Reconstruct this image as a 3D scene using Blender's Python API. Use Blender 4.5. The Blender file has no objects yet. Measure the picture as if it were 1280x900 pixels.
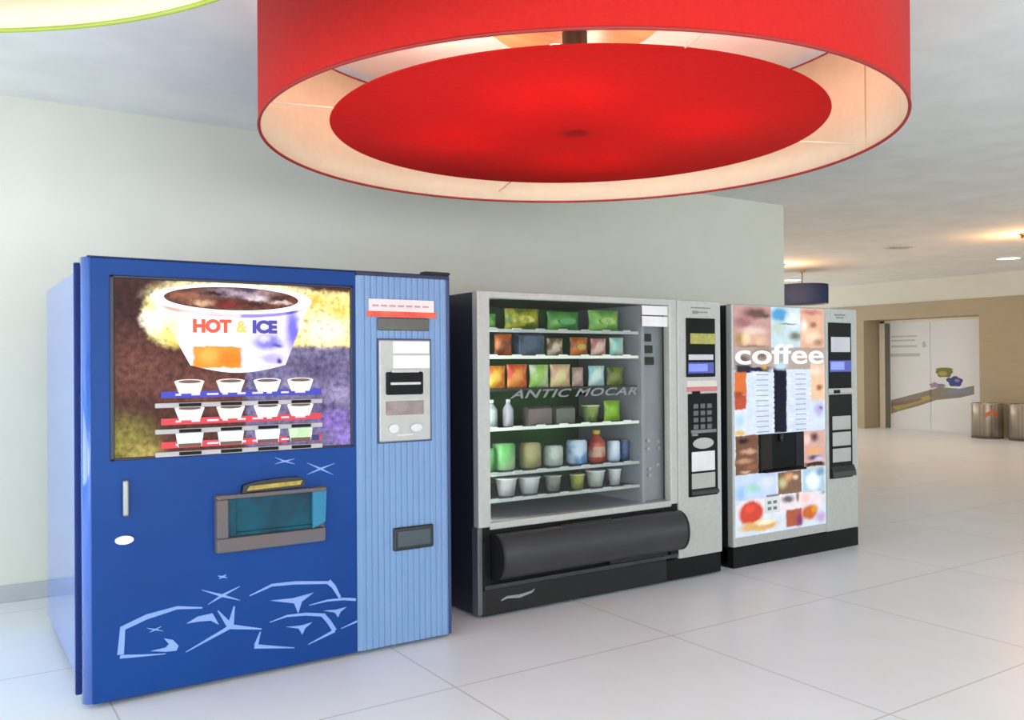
import bpy, bmesh, math, random
from mathutils import Vector, Matrix
random.seed(7)
PI = math.pi
SC = bpy.context.scene
COL = SC.collection

# ------------------------------------------------------------------ materials
def lin(c):
    return tuple((v/12.92 if v <= .04045 else ((v+.055)/1.055)**2.4) for v in (x/255 for x in c))
_M = {}
def mat(name, rgb, rough=.5, metal=0., emit=0., rgb2=None, scale=8., detail=4., spec=.5, coat=0., alpha=None,
        trans=0., sheen=0., kind='noise', bump=0., lo=.35, hi=.65, stretch=(1, 1, 1)):
    if name in _M:
        return _M[name]
    m = bpy.data.materials.new(name); m.use_nodes = True
    nt = m.node_tree; b = nt.nodes['Principled BSDF']
    c = lin(rgb)
    b.inputs['Base Color'].default_value = (*c, 1)
    b.inputs['Roughness'].default_value = rough
    b.inputs['Metallic'].default_value = metal
    b.inputs['Specular IOR Level'].default_value = spec
    b.inputs['Coat Weight'].default_value = coat; b.inputs['Sheen Weight'].default_value = sheen; b.inputs['Sheen Roughness'].default_value = .5
    b.inputs['Coat Roughness'].default_value = .08
    col_out = None
    tc = nt.nodes.new('ShaderNodeTexCoord')
    mp = nt.nodes.new('ShaderNodeMapping'); mp.inputs['Scale'].default_value = stretch
    nt.links.new(tc.outputs['Object'], mp.inputs['Vector'])
    if kind == 'voronoi':
        n = nt.nodes.new('ShaderNodeTexVoronoi'); n.inputs['Scale'].default_value = scale; fac = n.outputs['Distance']
    else:
        n = nt.nodes.new('ShaderNodeTexNoise'); n.inputs['Scale'].default_value = scale
        n.inputs['Detail'].default_value = detail; fac = n.outputs['Fac']
    nt.links.new(mp.outputs['Vector'], n.inputs['Vector'])
    if rgb2 is None:
        rgb2 = tuple(max(0, x*.965) for x in rgb)
    r = nt.nodes.new('ShaderNodeValToRGB')
    r.color_ramp.elements[0].position = lo; r.color_ramp.elements[1].position = hi
    r.color_ramp.elements[0].color = (*c, 1); r.color_ramp.elements[1].color = (*lin(rgb2), 1)
    nt.links.new(fac, r.inputs['Fac'])
    nt.links.new(r.outputs['Color'], b.inputs['Base Color'])
    if emit:
        nt.links.new(r.outputs['Color'], b.inputs['Emission Color'])
        b.inputs['Emission Strength'].default_value = emit
    if bump:
        bp = nt.nodes.new('ShaderNodeBump'); bp.inputs['Strength'].default_value = bump; bp.inputs['Distance'].default_value = .01
        nt.links.new(fac, bp.inputs['Height']); nt.links.new(bp.outputs['Normal'], b.inputs['Normal'])
    if trans:
        o = nt.nodes['Material Output']
        tr = nt.nodes.new('ShaderNodeBsdfTranslucent'); mx = nt.nodes.new('ShaderNodeMixShader')
        nt.links.new(r.outputs['Color'], tr.inputs['Color'])
        mx.inputs['Fac'].default_value = trans
        nt.links.new(b.outputs['BSDF'], mx.inputs[1]); nt.links.new(tr.outputs['BSDF'], mx.inputs[2])
        nt.links.new(mx.outputs['Shader'], o.inputs['Surface'])
    _M[name] = m
    return m

def photo_mat(name, base, blobs, emit=.2, rough=.45, grain=.12, gscale=22):
    """a printed picture: soft ellipses ('e') and rectangles ('r') of colour over a base, in object X and Z, with photographic grain"""
    assert len(blobs) < 26, (name, len(blobs))
    m = bpy.data.materials.new(name); m.use_nodes = True
    nt = m.node_tree; b = nt.nodes['Principled BSDF']; L = nt.links
    def N(t, **k):
        n = nt.nodes.new(t)
        for a, v in k.items(): setattr(n, a, v)
        return n
    tc = N('ShaderNodeTexCoord')
    nz = N('ShaderNodeTexNoise'); nz.inputs['Scale'].default_value = gscale; nz.inputs['Detail'].default_value = 5
    L.new(tc.outputs['Object'], nz.inputs['Vector'])
    # edges wander a little, as in a photograph
    of = N('ShaderNodeVectorMath', operation='MULTIPLY_ADD'); of.inputs[1].default_value = (.03, .03, .03)
    L.new(nz.outputs['Color'], of.inputs[0]); L.new(tc.outputs['Object'], of.inputs[2])
    cur = N('ShaderNodeRGB'); cur.outputs[0].default_value = (*lin(base), 1); cur = cur.outputs[0]
    for k, cx, cz, rx, rz, col, soft in blobs:
        mp = N('ShaderNodeMapping'); mp.vector_type = 'POINT'
        mp.inputs['Location'].default_value = (-(cx+.015)/rx, 0, -(cz+.015)/rz); mp.inputs['Scale'].default_value = (1/rx, 0, 1/rz)
        L.new(of.outputs[0], mp.inputs['Vector'])
        if k == 'e':
            d = N('ShaderNodeVectorMath', operation='LENGTH'); L.new(mp.outputs[0], d.inputs[0]); dv = d.outputs['Value']
        else:
            a = N('ShaderNodeVectorMath', operation='ABSOLUTE'); L.new(mp.outputs[0], a.inputs[0])
            q = N('ShaderNodeSeparateXYZ'); L.new(a.outputs[0], q.inputs[0])
            mm = N('ShaderNodeMath', operation='MAXIMUM'); L.new(q.outputs['X'], mm.inputs[0]); L.new(q.outputs['Z'], mm.inputs[1]); dv = mm.outputs[0]
        mr = N('ShaderNodeMapRange'); mr.interpolation_type = 'SMOOTHSTEP'
        mr.inputs['From Min'].default_value = max(0, 1-soft); mr.inputs['From Max'].default_value = 1+soft*.5
        mr.inputs['To Min'].default_value = 1; mr.inputs['To Max'].default_value = 0
        L.new(dv, mr.inputs['Value'])
        mx = N('ShaderNodeMixRGB'); mx.inputs['Color2'].default_value = (*lin(col), 1)
        L.new(mr.outputs[0], mx.inputs['Fac']); L.new(cur, mx.inputs['Color1']); cur = mx.outputs['Color']
    hv = N('ShaderNodeHueSaturation'); L.new(cur, hv.inputs['Color'])
    gm = N('ShaderNodeMapRange'); gm.inputs['From Min'].default_value = .3; gm.inputs['From Max'].default_value = .7
    gm.inputs['To Min'].default_value = 1-grain*3; gm.inputs['To Max'].default_value = 1+grain*3
    L.new(nz.outputs['Fac'], gm.inputs['Value']); L.new(gm.outputs[0], hv.inputs['Value'])
    L.new(hv.outputs[0], b.inputs['Base Color']); L.new(hv.outputs[0], b.inputs['Emission Color'])
    b.inputs['Emission Strength'].default_value = emit; b.inputs['Roughness'].default_value = rough; b.inputs['Specular IOR Level'].default_value = .15
    return m

def glass_mat(name, tint=(235, 245, 240), refl=1.0):
    if name in _M: return _M[name]
    m = bpy.data.materials.new(name); m.use_nodes = True
    nt = m.node_tree; nt.nodes.remove(nt.nodes['Principled BSDF'])
    o = nt.nodes['Material Output']
    t = nt.nodes.new('ShaderNodeBsdfTransparent'); t.inputs['Color'].default_value = (*lin(tint), 1)
    g = nt.nodes.new('ShaderNodeBsdfGlossy'); g.inputs['Roughness'].default_value = .02
    g.inputs['Color'].default_value = (refl, refl, refl, 1)
    f = nt.nodes.new('ShaderNodeFresnel'); f.inputs['IOR'].default_value = 1.5
    mx = nt.nodes.new('ShaderNodeMixShader')
    ge = nt.nodes.new('ShaderNodeNewGeometry'); iv = nt.nodes.new('ShaderNodeMath'); iv.operation = 'SUBTRACT'; iv.inputs[0].default_value = 1
    ml = nt.nodes.new('ShaderNodeMath'); ml.operation = 'MULTIPLY'
    nt.links.new(ge.outputs['Backfacing'], iv.inputs[1]); nt.links.new(iv.outputs[0], ml.inputs[0]); nt.links.new(f.outputs['Fac'], ml.inputs[1])
    nt.links.new(ml.outputs[0], mx.inputs['Fac'])
    nt.links.new(t.outputs['BSDF'], mx.inputs[1]); nt.links.new(g.outputs['BSDF'], mx.inputs[2])
    nt.links.new(mx.outputs['Shader'], o.inputs['Surface'])
    _M[name] = m
    return m

def floor_mat():
    m = bpy.data.materials.new('floor_tiles'); m.use_nodes = True
    nt = m.node_tree; b = nt.nodes['Principled BSDF']
    tc = nt.nodes.new('ShaderNodeTexCoord')
    sep = nt.nodes.new('ShaderNodeSeparateXYZ'); nt.links.new(tc.outputs['Object'], sep.inputs[0])
    def joint(out, off, per):
        a = nt.nodes.new('ShaderNodeMath'); a.operation = 'SUBTRACT'; a.inputs[1].default_value = off
        nt.links.new(out, a.inputs[0])
        p = nt.nodes.new('ShaderNodeMath'); p.operation = 'PINGPONG'; p.inputs[1].default_value = per/2
        nt.links.new(a.outputs[0], p.inputs[0])
        l = nt.nodes.new('ShaderNodeMath'); l.operation = 'LESS_THAN'; l.inputs[1].default_value = .004
        nt.links.new(p.outputs[0], l.inputs[0])
        return l
    jx = joint(sep.outputs['X'], 1.767, 1.196); jy = joint(sep.outputs['Y'], 3.115, 1.155)
    mx = nt.nodes.new('ShaderNodeMath'); mx.operation = 'MAXIMUM'
    nt.links.new(jx.outputs[0], mx.inputs[0]); nt.links.new(jy.outputs[0], mx.inputs[1])
    n = nt.nodes.new('ShaderNodeTexNoise'); n.inputs['Scale'].default_value = 1.7; n.inputs['Detail'].default_value = 6
    nt.links.new(tc.outputs['Object'], n.inputs['Vector'])
    r = nt.nodes.new('ShaderNodeValToRGB')
    r.color_ramp.elements[0].position = .3; r.color_ramp.elements[1].position = .7
    r.color_ramp.elements[0].color = (*lin((234, 238, 242)), 1); r.color_ramp.elements[1].color = (*lin((240, 244, 248)), 1)
    nt.links.new(n.outputs['Fac'], r.inputs['Fac'])
    mc = nt.nodes.new('ShaderNodeMixRGB'); mc.inputs['Color2'].default_value = (*lin((204, 203, 202)), 1)
    nt.links.new(mx.outputs[0], mc.inputs['Fac']); nt.links.new(r.outputs['Color'], mc.inputs['Color1'])
    nt.links.new(mc.outputs['Color'], b.inputs['Base Color'])
    b.inputs['Roughness'].default_value = .32
    b.inputs['Specular IOR Level'].default_value = .45
    return m

# ------------------------------------------------------------------ mesh builder
class MB:
    def __init__(s): s.v = []; s.f = []; s.m = []; s.s = []
    def add(s, vs, fs, m=0, smooth=False):
        o = len(s.v); s.v += [tuple(p) for p in vs]
        for f in fs: s.f.append([o+i for i in f]); s.m.append(m); s.s.append(smooth)
        return s
    def frombm(s, bm, m=0, smooth=False):
        bm.verts.ensure_lookup_table()
        for i, v in enumerate(bm.verts): v.index = i
        s.add([v.co[:] for v in bm.verts], [[v.index for v in f.verts] for f in bm.faces], m, smooth); bm.free(); return s
    def box(s, x0, x1, y0, y1, z0, z1, b=0., m=0, seg=2):
        x0, x1 = sorted((x0, x1)); y0, y1 = sorted((y0, y1)); z0, z1 = sorted((z0, z1))
        bm = bmesh.new(); bmesh.ops.create_cube(bm, size=1)
        for v in bm.verts:
            v.co = Vector((x0+(v.co.x+.5)*(x1-x0), y0+(v.co.y+.5)*(y1-y0), z0+(v.co.z+.5)*(z1-z0)))
        if b: bmesh.ops.bevel(bm, geom=bm.edges[:], offset=min(b, .49*min(x1-x0, y1-y0, z1-z0)), segments=seg, affect='EDGES', profile=.5)
        return s.frombm(bm, m)
    def prism(s, poly, y0, y1, m=0):                      # polygon in XZ, extruded along Y
        n = len(poly)
        a = sum(poly[i][0]*poly[(i+1) % n][1]-poly[(i+1) % n][0]*poly[i][1] for i in range(n))
        if a < 0: poly = poly[::-1]
        y0, y1 = min(y0, y1), max(y0, y1)
        vs = [(x, y0, z) for x, z in poly]+[(x, y1, z) for x, z in poly]
        fs = [list(range(n)), list(range(2*n-1, n-1, -1))]+[[i, i+n, (i+1) % n+n, (i+1) % n] for i in range(n)]
        return s.add(vs, fs, m)
    def xprism(s, poly, x0, x1, m=0, smooth=False):       # polygon in YZ, extruded along X
        n = len(poly)
        a = sum(poly[i][0]*poly[(i+1) % n][1]-poly[(i+1) % n][0]*poly[i][1] for i in range(n))
        if a < 0: poly = poly[::-1]
        vs = [(x0, y, z) for y, z in poly]+[(x1, y, z) for y, z in poly]
        s.add(vs, [list(range(n-1, -1, -1)), list(range(n, 2*n))], m)
        return s.add(vs, [[i, (i+1) % n, (i+1) % n+n, i+n] for i in range(n)], m, smooth)
    def zprism(s, poly, z0, z1, m=0):
        n = len(poly)
        a = sum(poly[i][0]*poly[(i+1) % n][1]-poly[(i+1) % n][0]*poly[i][1] for i in range(n))
        if a < 0: poly = poly[::-1]
        vs = [(x, y, z0) for x, y in poly]+[(x, y, z1) for x, y in poly]
        fs = [list(range(n-1, -1, -1)), list(range(n, 2*n))]+[[i, (i+1) % n, (i+1) % n+n, i+n] for i in range(n)]
        return s.add(vs, fs, m)
    def lathe(s, prof, n=32, c=(0, 0, 0), m=0, smooth=True):
        vs = [(c[0]+r*math.cos(2*PI*k/n), c[1]+r*math.sin(2*PI*k/n), c[2]+z) for r, z in prof for k in range(n)]
        fs = [[i*n+k, i*n+(k+1) % n, (i+1)*n+(k+1) % n, (i+1)*n+k] for i in range(len(prof)-1) for k in range(n)]
        return s.add(vs, fs, m, smooth)
    def ell(s, cx, cz, rx, rz, y0, y1, n=40, m=0, a0=0, a1=2*PI):
        return s.prism([(cx+rx*math.cos(a0+(a1-a0)*k/n), cz+rz*math.sin(a0+(a1-a0)*k/n)) for k in range(n+(0 if abs(a1-a0-2*PI) < 1e-6 else 1))], y0, y1, m)
    def tube(s, p, q, r, n=10, m=0):
        p = Vector(p); q = Vector(q); d = (q-p).normalized()
        a = d.orthogonal().normalized(); b = d.cross(a)
        vs = [tuple(o+r*(math.cos(2*PI*k/n)*a+math.sin(2*PI*k/n)*b)) for o in (p, q) for k in range(n)]
        s.add(vs, [[k, (k+1) % n, (k+1) % n+n, k+n] for k in range(n)], m, True)
        return s.add(vs, [list(range(n-1, -1, -1)), list(range(n, 2*n))], m)
    def torus(s, c, R, r, n=96, k=8, m=0):
        vs = [(c[0]+(R+r*math.cos(2*PI*j/k))*math.cos(2*PI*i/n), c[1]+(R+r*math.cos(2*PI*j/k))*math.sin(2*PI*i/n), c[2]+r*math.sin(2*PI*j/k)) for i in range(n) for j in range(k)]
        fs = [[i*k+j, ((i+1) % n)*k+j, ((i+1) % n)*k+(j+1) % k, i*k+(j+1) % k] for i in range(n) for j in range(k)]
        return s.add(vs, fs, m, True)
    def stroke(s, pts, w0, w1, y0, y1, m=0, wm=None):     # a tapered line in XZ
        n = len(pts); L = []; R = []
        for i, p in enumerate(pts):
            a = pts[max(0, i-1)]; b = pts[min(n-1, i+1)]
            dx, dz = b[0]-a[0], b[1]-a[1]; l = math.hypot(dx, dz) or 1
            t = i/(n-1)
            w = (w0+(w1-w0)*t) if wm is None else (w0+(wm-w0)*t*2 if t < .5 else wm+(w1-wm)*(t*2-1))
            L.append((p[0]-dz/l*w/2, p[1]+dx/l*w/2)); R.append((p[0]+dz/l*w/2, p[1]-dx/l*w/2))
        for i in range(n-1):
            s.prism([L[i], L[i+1], R[i+1], R[i]], y0, y1, m)
        return s
    def build(s, name, mats, parent=None):
        me = bpy.data.meshes.new(name); me.from_pydata(s.v, [], s.f)
        for x in (mats if isinstance(mats, (list, tuple)) else [mats]): me.materials.append(x)
        me.polygons.foreach_set('material_index', s.m); me.polygons.foreach_set('use_smooth', s.s); me.update()
        o = bpy.data.objects.new(name, me); COL.objects.link(o)
        if parent: o.parent = parent
        return o

def text_mb(txt, size, x, z, y0, y1, wide=1., bold=0., shear=0., align='LEFT', spacing=1.):
    """letters as a mesh in XZ facing -Y, from y1 (back) to y0 (front)"""
    cu = bpy.data.curves.new('lettering', 'FONT'); cu.body = txt; cu.size = size; cu.offset = bold; cu.shear = shear
    cu.align_x = align; cu.resolution_u = 4; cu.space_character = spacing
    cu.extrude = abs(y1-y0)/2
    ob = bpy.data.objects.new('lettering', cu); COL.objects.link(ob)
    dg = bpy.context.evaluated_depsgraph_get(); me = bpy.data.meshes.new_from_object(ob.evaluated_get(dg))
    mb = MB(); ym = (y0+y1)/2
    mb.add([(x+v.co.x*wide, ym-v.co.z, z+v.co.y) for v in me.vertices], [list(p.vertices) for p in me.polygons])
    bpy.data.objects.remove(ob); bpy.data.curves.remove(cu); bpy.data.meshes.remove(me)
    return mb

def thing(name, label, cat, loc=(0, 0, 0), group=None):
    o = bpy.data.objects.new(name, None); COL.objects.link(o); o.location = loc
    o['label'] = label; o['category'] = cat
    if group: o['group'] = group
    return o
def tag(o, label, cat, group=None):
    o['label'] = label; o['category'] = cat
    if group: o['group'] = group
    return o
def struct(o): o['kind'] = 'structure'; return o

# common materials
WALL = mat('wall_paint', (224, 224, 212), .85, rgb2=(221, 221, 209), scale=3)
CEIL = mat('ceiling_paint', (240, 241, 238), .9, scale=3)
BEIGE = mat('beige_laminate', (182, 166, 138), .55, rgb2=(178, 162, 134), scale=2, stretch=(1, 1, 6))
BASEB = mat('baseboard_grey', (186, 190, 194), .5)
SILVER = mat('silver_paint', (186, 188, 184), .42, .15, rgb2=(178, 181, 177), scale=30)
BLACK = mat('black_plastic', (18, 18, 19), .5, rgb2=(15, 15, 16), scale=20, spec=.18)
MATBLACK = mat('matt_black', (20, 20, 22), .6)
DARKSIDE = mat('dark_cabinet_paint', (38, 39, 44), .35)
WHITE = mat('white_sticker', (232, 233, 234), .5)
STEEL = mat('brushed_steel', (196, 196, 194), .3, .9, rgb2=(178, 178, 176), scale=12, stretch=(1, 1, .05))
DBLUE = mat('royal_blue_enamel', (18, 65, 136), .38, rgb2=(16, 60, 128), scale=1.5, spec=.16)
SBLUE = mat('side_blue_enamel', (74, 122, 216), .12, rgb2=(70, 118, 212), scale=2, coat=.4)
LBLUE = mat('light_blue_enamel', (119, 151, 192), .4, rgb2=(114, 146, 187), scale=3, spec=.3)
ICE = mat('pale_blue_print', (128, 160, 222), .5)

# ------------------------------------------------------------------ the setting
def setting():
    H = 2.85
    struct(MB().box(-2.7, 16.2, -5, 15, -.1, 0).build('floor', floor_mat()))
    struct(MB().box(-2.7, 16.2, -5, 15, H, H+.12).build('ceiling', CEIL))
    struct(MB().box(-2.7, 6.94, 5.68, 5.93, 0, H).build('wall_back', WALL))
    struct(MB().box(-2.6, 6.94, 5.665, 5.68, 0, .095, .004).build('baseboard_back', BASEB))
    
    struct(MB().box(6.7, 6.94, 5.93, 14.0, 0, H).build('wall_hall_side', WALL))
    # end wall of the hall: white above, beige panelling below with an opening for the printed door
    struct(MB().box(15.4, 16.1, 4.5, 14.0, 2.43, H).box(15.95, 16.1, 4.5, 14, 0, 2.43).box(15.4, 15.95, 4.5, 6.9, 0, 2.43).build('wall_far', WALL))
    w = MB()
    w.box(15.385, 15.95, 10.66, 14.0, 0, 2.43).box(15.385, 15.95, 7.0, 8.36, 0, 2.43).box(15.385, 15.95, 8.36, 10.66, 2.14, 2.43)
    struct(w.build('wall_far_panelling', BEIGE))
    struct(MB().box(15.4, 16.1, -5, 4.5, 0, H).build('wall_far_side', WALL))
    # left wall and rear wall with large windows letting daylight in
    def window_wall(name, horiz, fixed, a0, a1, holes, z0, z1, n):
        w = MB(); cur = a0
        def b(s, p, q, r, t):
            if horiz: s.box(p, q, fixed-.1, fixed+.1, r, t)
            else: s.box(fixed-.1, fixed+.1, p, q, r, t)
        for h0, h1 in holes:
            b(w, cur, h0, 0, H); b(w, h0, h1, 0, z0); b(w, h0, h1, z1, H); cur = h1
        b(w, cur, a1, 0, H); struct(w.build(name, WALL))
        k = n
        for h0, h1 in holes:
            f = MB()
            def fb(p, q, r, t):
                if horiz: f.box(p, q, fixed-.04, fixed+.04, r, t, .006)
                else: f.box(fixed-.04, fixed+.04, p, q, r, t, .006)
            fb(h0, h1, z0, z0+.05); fb(h0, h1, z1-.05, z1)
            m = max(2, int(round((h1-h0)/1.3)))
            for i in range(m+1):
                p = h0+(h1-h0)*i/m; fb(max(h0, p-.03), min(h1, p+.03), z0, z1)
            fr = struct(f.build('window_%d' % k, mat('window_frame_grey', (120, 124, 128), .4))); k += 1
            g = MB()
            if horiz: g.box(h0, h1, fixed-.006, fixed+.006, z0, z1)
            else: g.box(fixed-.006, fixed+.006, h0, h1, z0, z1)
            g.build('window_pane', glass_mat('clear_glass', (248, 250, 250)), fr)
        return k
    k = window_wall('wall_hall_end', True, 14.1, 6.7, 15.4, [(7.3, 11), (11.4, 15.1)], .25, 2.65, 6)  # unseen windows added in this wall to bring light into the hall
    k = window_wall('wall_left', False, -2.7, -5, 5.68, [(-3.6, .2), (.8, 4.9)], .25, 2.65, 1)
    window_wall('wall_rear', True, -5, -2.7, 15.4, [(-1.6, 2.6), (3.2, 7.2), (12.8, 15.2)], .25, 2.65, k)  # third opening is an added, unseen window that lights the hall
    # faint round vent
    v = thing('ceiling_vent', 'faint round grey vent in the hall ceiling above the beige panelling', 'vent', (10.8, 6.93, H))
    m = mat('vent_grey', (228, 226, 218), .6)
    MB().lathe([(.0, -.001), (.15, -.001), (.17, -.012), (.19, -.012), (.2, 0)], 40).build('vent_ring', m, v)
    for r in (.04, .08, .12): MB().torus((0, 0, -.006), r, .006, 40, 6).build('vent_louver', mat('vent_dark', (196, 192, 184), .6), v)

setting()

# ------------------------------------------------------------------ the blue cup drinks machine
def blue_machine():
    W_ = 1.605
    t = thing('drinks_vending_machine', 'tall royal blue cup drinks machine with light blue ribbed payment side', 'vending machine', (.47, 3.70, 0))
    body = MB().box(.012, W_-.012, .105, 1.37, .035, 1.715, .012)
    body.build('cabinet', SBLUE, t)
    MB().box(-.016, W_-.03, .079, .1045, .04, 1.722, .003).build('door_gasket', mat('gasket_navy', (22, 46, 112), .5, spec=.2), t)
    for x in (.1, W_-.1):
        for y in (.18, 1.28): MB().lathe([(0, 0), (.04, 0), (.04, .012), (.02, .015), (.02, .036), (0, .036)], 16, (x, y, 0)).build('foot', BLACK, t)
    d = MB().box(.030, 1.124, 0, .078, .018, 1.738, .004).build('door', DBLUE, t)
    rr = .032
    ed = [(rr, .078), (0, .078)]+[(rr-rr*math.cos(a), rr-rr*math.sin(a)) for a in [PI/2*k/8 for k in range(9)]]
    em = MB(); em.zprism(ed, .022, 1.738)
    em.s = [len(f) == 4 and i not in (0, 1, 2) for i, f in enumerate(em.f)]
    em.build('door_edge', mat('edge_highlight_blue', (58, 104, 196), .14, coat=1.), d)  # edge made lighter than the door to paint in its highlight
    # ribbed light blue column, cut as one profile
    x0, x1 = 1.124, W_; n = 15; p = (x1-x0-.03)/n; pr = [(x0, .075), (x0, .004)]
    for i in range(n):
        a = x0+.015+i*p
        pr += [(a, .0), (a+p*.20, -.005), (a+p*.74, -.005), (a+p*.94, .0)]
    pr += [(x1, .004), (x1, .075)]
    col = MB().zprism(pr, .02, 1.722).build('payment_column', LBLUE, t)
    MB().box(x1-.012, x1+.004, -.004, .078, .018, 1.724, .004).build('column_edge', mat('edge_navy', (40, 58, 104), .4), t)
    MB().box(0.02, W_+.002, .0, .078, 1.7385, 1.744, .002).box(1.124, W_+.002, -.004, .078, 1.7225, 1.7385).build('top_trim', mat('trim_navy', (26, 34, 72), .4), t)
    MB().box(1.475, W_+.006, -.006, .05, 1.744, 1.758, .004).build('top_catch', MATBLACK, t)
    # backlit picture
    bez = MB()
    for b in ((.098, 1.108, .948, .958), (.098, 1.108, 1.66, 1.672), (.098, .114, .948, 1.672), (1.094, 1.108, .948, 1.672)):
        bez.box(b[0], b[1], -.008, .002, b[2], b[3], .003)
    bez.build('display_bezel', mat('bezel_dark', (22, 26, 48), .4), t)
    E = .28
    brown = mat('art_bean_brown', (92, 50, 40), .5, emit=E, rgb2=(52, 24, 20), scale=26, lo=.35, hi=.62, stretch=(1, 1, 1.6))
    lilac = mat('art_ice_lilac', (128, 118, 152), .5, emit=E, rgb2=(74, 68, 100), scale=13, lo=.3, hi=.65, stretch=(1, 1, 2))
    olive = mat('art_olive', (132, 122, 62), .5, emit=E, rgb2=(84, 62, 44), scale=18, lo=.35, hi=.6)
    violet = mat('art_violet', (132, 112, 176), .5, emit=E, rgb2=(96, 84, 140), scale=10)
    glow = mat('art_cream_glow', (255, 250, 224), .5, emit=.3, rgb2=(250, 220, 130), scale=7, lo=.40, hi=.68)
    yel = mat('art_yellow', (244, 206, 96), .5, emit=.3, rgb2=(252, 236, 180), scale=11, lo=.4, hi=.7)
    pic = photo_mat('backlit_picture', (78, 44, 38), [
        ('e', .20, 1.30, .16, .10, (98, 58, 48), .8), ('e', .45, 1.22, .2, .08, (104, 62, 54), .9), ('e', .25, 1.12, .18, .07, (70, 38, 32), .8), ('e', .16, 1.58, .09, .12, (52, 28, 26), .8),
        ('e', .15, 1.00, .13, .13, (122, 112, 50), .8), ('e', .22, .97, .08, .05, (150, 130, 70), .8),
        ('r', .88, 1.18, .26, .30, (106, 98, 132), .08), ('e', .93, 1.30, .12, .05, (84, 76, 108), .9), ('e', 1.04, 1.19, .08, .05, (140, 132, 166), .9), ('e', .84, 1.24, .1, .03, (134, 124, 160), .9), ('e', 1.02, 1.07, .10, .06, (122, 98, 170), .8), ('e', 1.06, .99, .06, .05, (134, 112, 184), .8), ('e', .95, 1.13, .09, .03, (90, 84, 120), .8),
        ('r', .96, 1.52, .24, .125, (252, 226, 140), .14), ('e', .60, 1.60, .36, .085, (254, 236, 180), .3), ('e', .98, 1.47, .12, .07, (255, 246, 214), .9), ('e', .93, 1.60, .06, .03, (236, 180, 74), .9), ('e', 1.05, 1.56, .06, .04, (246, 206, 106), .8),
        ('e', .31, 1.515, .095, .115, (252, 232, 150), .3), ('e', .26, 1.50, .05, .05, (255, 252, 236), .7), ('e', .34, 1.44, .05, .05, (250, 216, 110), .7), ('e', .33, 1.57, .06, .03, (250, 214, 104), .8)], emit=.14, grain=.17, gscale=42)
    art = MB().box(.112, 1.096, -.001, .02, .955, 1.664).build('display_panel', pic, t)
    # the big cup in the picture
    cx, cz, rx, rz = .58, 1.585, .335, .062
    c = MB(); white, orange, lil, pink, bean, peach = 0, 1, 2, 3, 4, 5
    base = [(.795-(.795-.4)*k/20, 1.318-.032*math.sin(PI*k/20)) for k in range(21)]
    c.prism([(.262, 1.575)]+[(cx-rx*math.cos(PI*k/24)*.96, cz-.006-rz*math.sin(PI*k/24)) for k in range(25)][1:-1]+[(.898, 1.575)]+base, -.0060, -.001, 0)
    c.ell(cx, cz+.008, rx, rz, -.0074, -.002, m=1); c.ell(cx-.005, cz+.010, rx*.83, rz*.78, -.0080, -.002, m=2)
    body = photo_mat('cup_print', (248, 240, 242), [
        ('e', .33, 1.46, .05, .10, (248, 196, 172), .8), ('r', .51, 1.352, .105, .046, (224, 132, 44), .12), ('e', .47, 1.36, .05, .04, (236, 160, 70), .8), ('e', .56, 1.34, .05, .04, (206, 116, 30), .8),
        ('r', .72, 1.42, .118, .14, (214, 206, 246), .10), ('e', .83, 1.47, .035, .10, (110, 104, 206), .7), ('e', .72, 1.415, .07, .035, (126, 118, 200), .6), ('e', .70, 1.43, .03, .016, (206, 200, 240), .8), ('e', .76, 1.40, .03, .012, (80, 70, 160), .8), ('e', .73, 1.345, .06, .02, (170, 160, 226), .8), ('e', .765, 1.335, .014, .012, (60, 50, 120), .8),
        ('e', .67, 1.33, .03, .02, (228, 224, 250), .8), ('e', .40, 1.55, .12, .012, (252, 226, 214), .8)], emit=.22, grain=.02, gscale=20)
    brew = photo_mat('cup_drink', (88, 52, 42), [
        ('e', .40, 1.60, .10, .02, (132, 84, 66), .8), ('e', .45, 1.575, .05, .015, (196, 150, 120), .8), ('e', .60, 1.62, .14, .02, (150, 132, 148), .8), ('e', .55, 1.57, .06, .014, (120, 30, 30), .8), ('e', .62, 1.635, .05, .014, (70, 62, 74), .7), ('e', .68, 1.60, .06, .014, (196, 176, 184), .7), ('e', .76, 1.60, .05, .014, (66, 38, 34), .8), ('e', .78, 1.585, .05, .009, (206, 180, 170), .8), ('e', .50, 1.615, .06, .012, (46, 24, 22), .8), ('e', .66, 1.575, .07, .010, (58, 28, 28), .8), ('e', .72, 1.625, .05, .01, (150, 120, 112), .8)], emit=.2, grain=.12, gscale=45)
    cup = c.build('cup_picture', [body, mat('art_white', (246, 242, 244), .5, emit=.3), brew], art)
    for s, x, tint in (('HOT', .408, (222, 70, 44)), ('&', .585, (226, 180, 70)), ('ICE', .652, (58, 50, 140))):
        text_mb(s, .070, x, 1.456, -.0086, -.003, wide=1.02 if s != '&' else .95, bold=.004 if s != '&' else .0015).build('lettering', mat('print_%d_%d' % tint[:2], tint, .5, emit=.4), art)
    # three selection strips, each with its cups and buttons
    cupw = mat('art_cup_white', (238, 232, 226), .5, emit=.2, rgb2=(214, 200, 196), scale=40)
    cupl = mat('art_cup_lilac', (214, 208, 236), .5, emit=.2, rgb2=(240, 236, 240), scale=40)
    cupc = mat('art_cup_aqua', (206, 224, 226), .5, emit=.2, rgb2=(226, 232, 224), scale=40)
    cupg = mat('art_cup_green', (150, 196, 130), .5, emit=.2, rgb2=(208, 222, 200), scale=30)
    drk = mat('art_drink', (96, 66, 58), .5, emit=.3)
    red = mat('strip_red', (198, 50, 58), .5, emit=.2); blu = mat('strip_blue', (48, 52, 166), .5, emit=.2)
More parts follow.
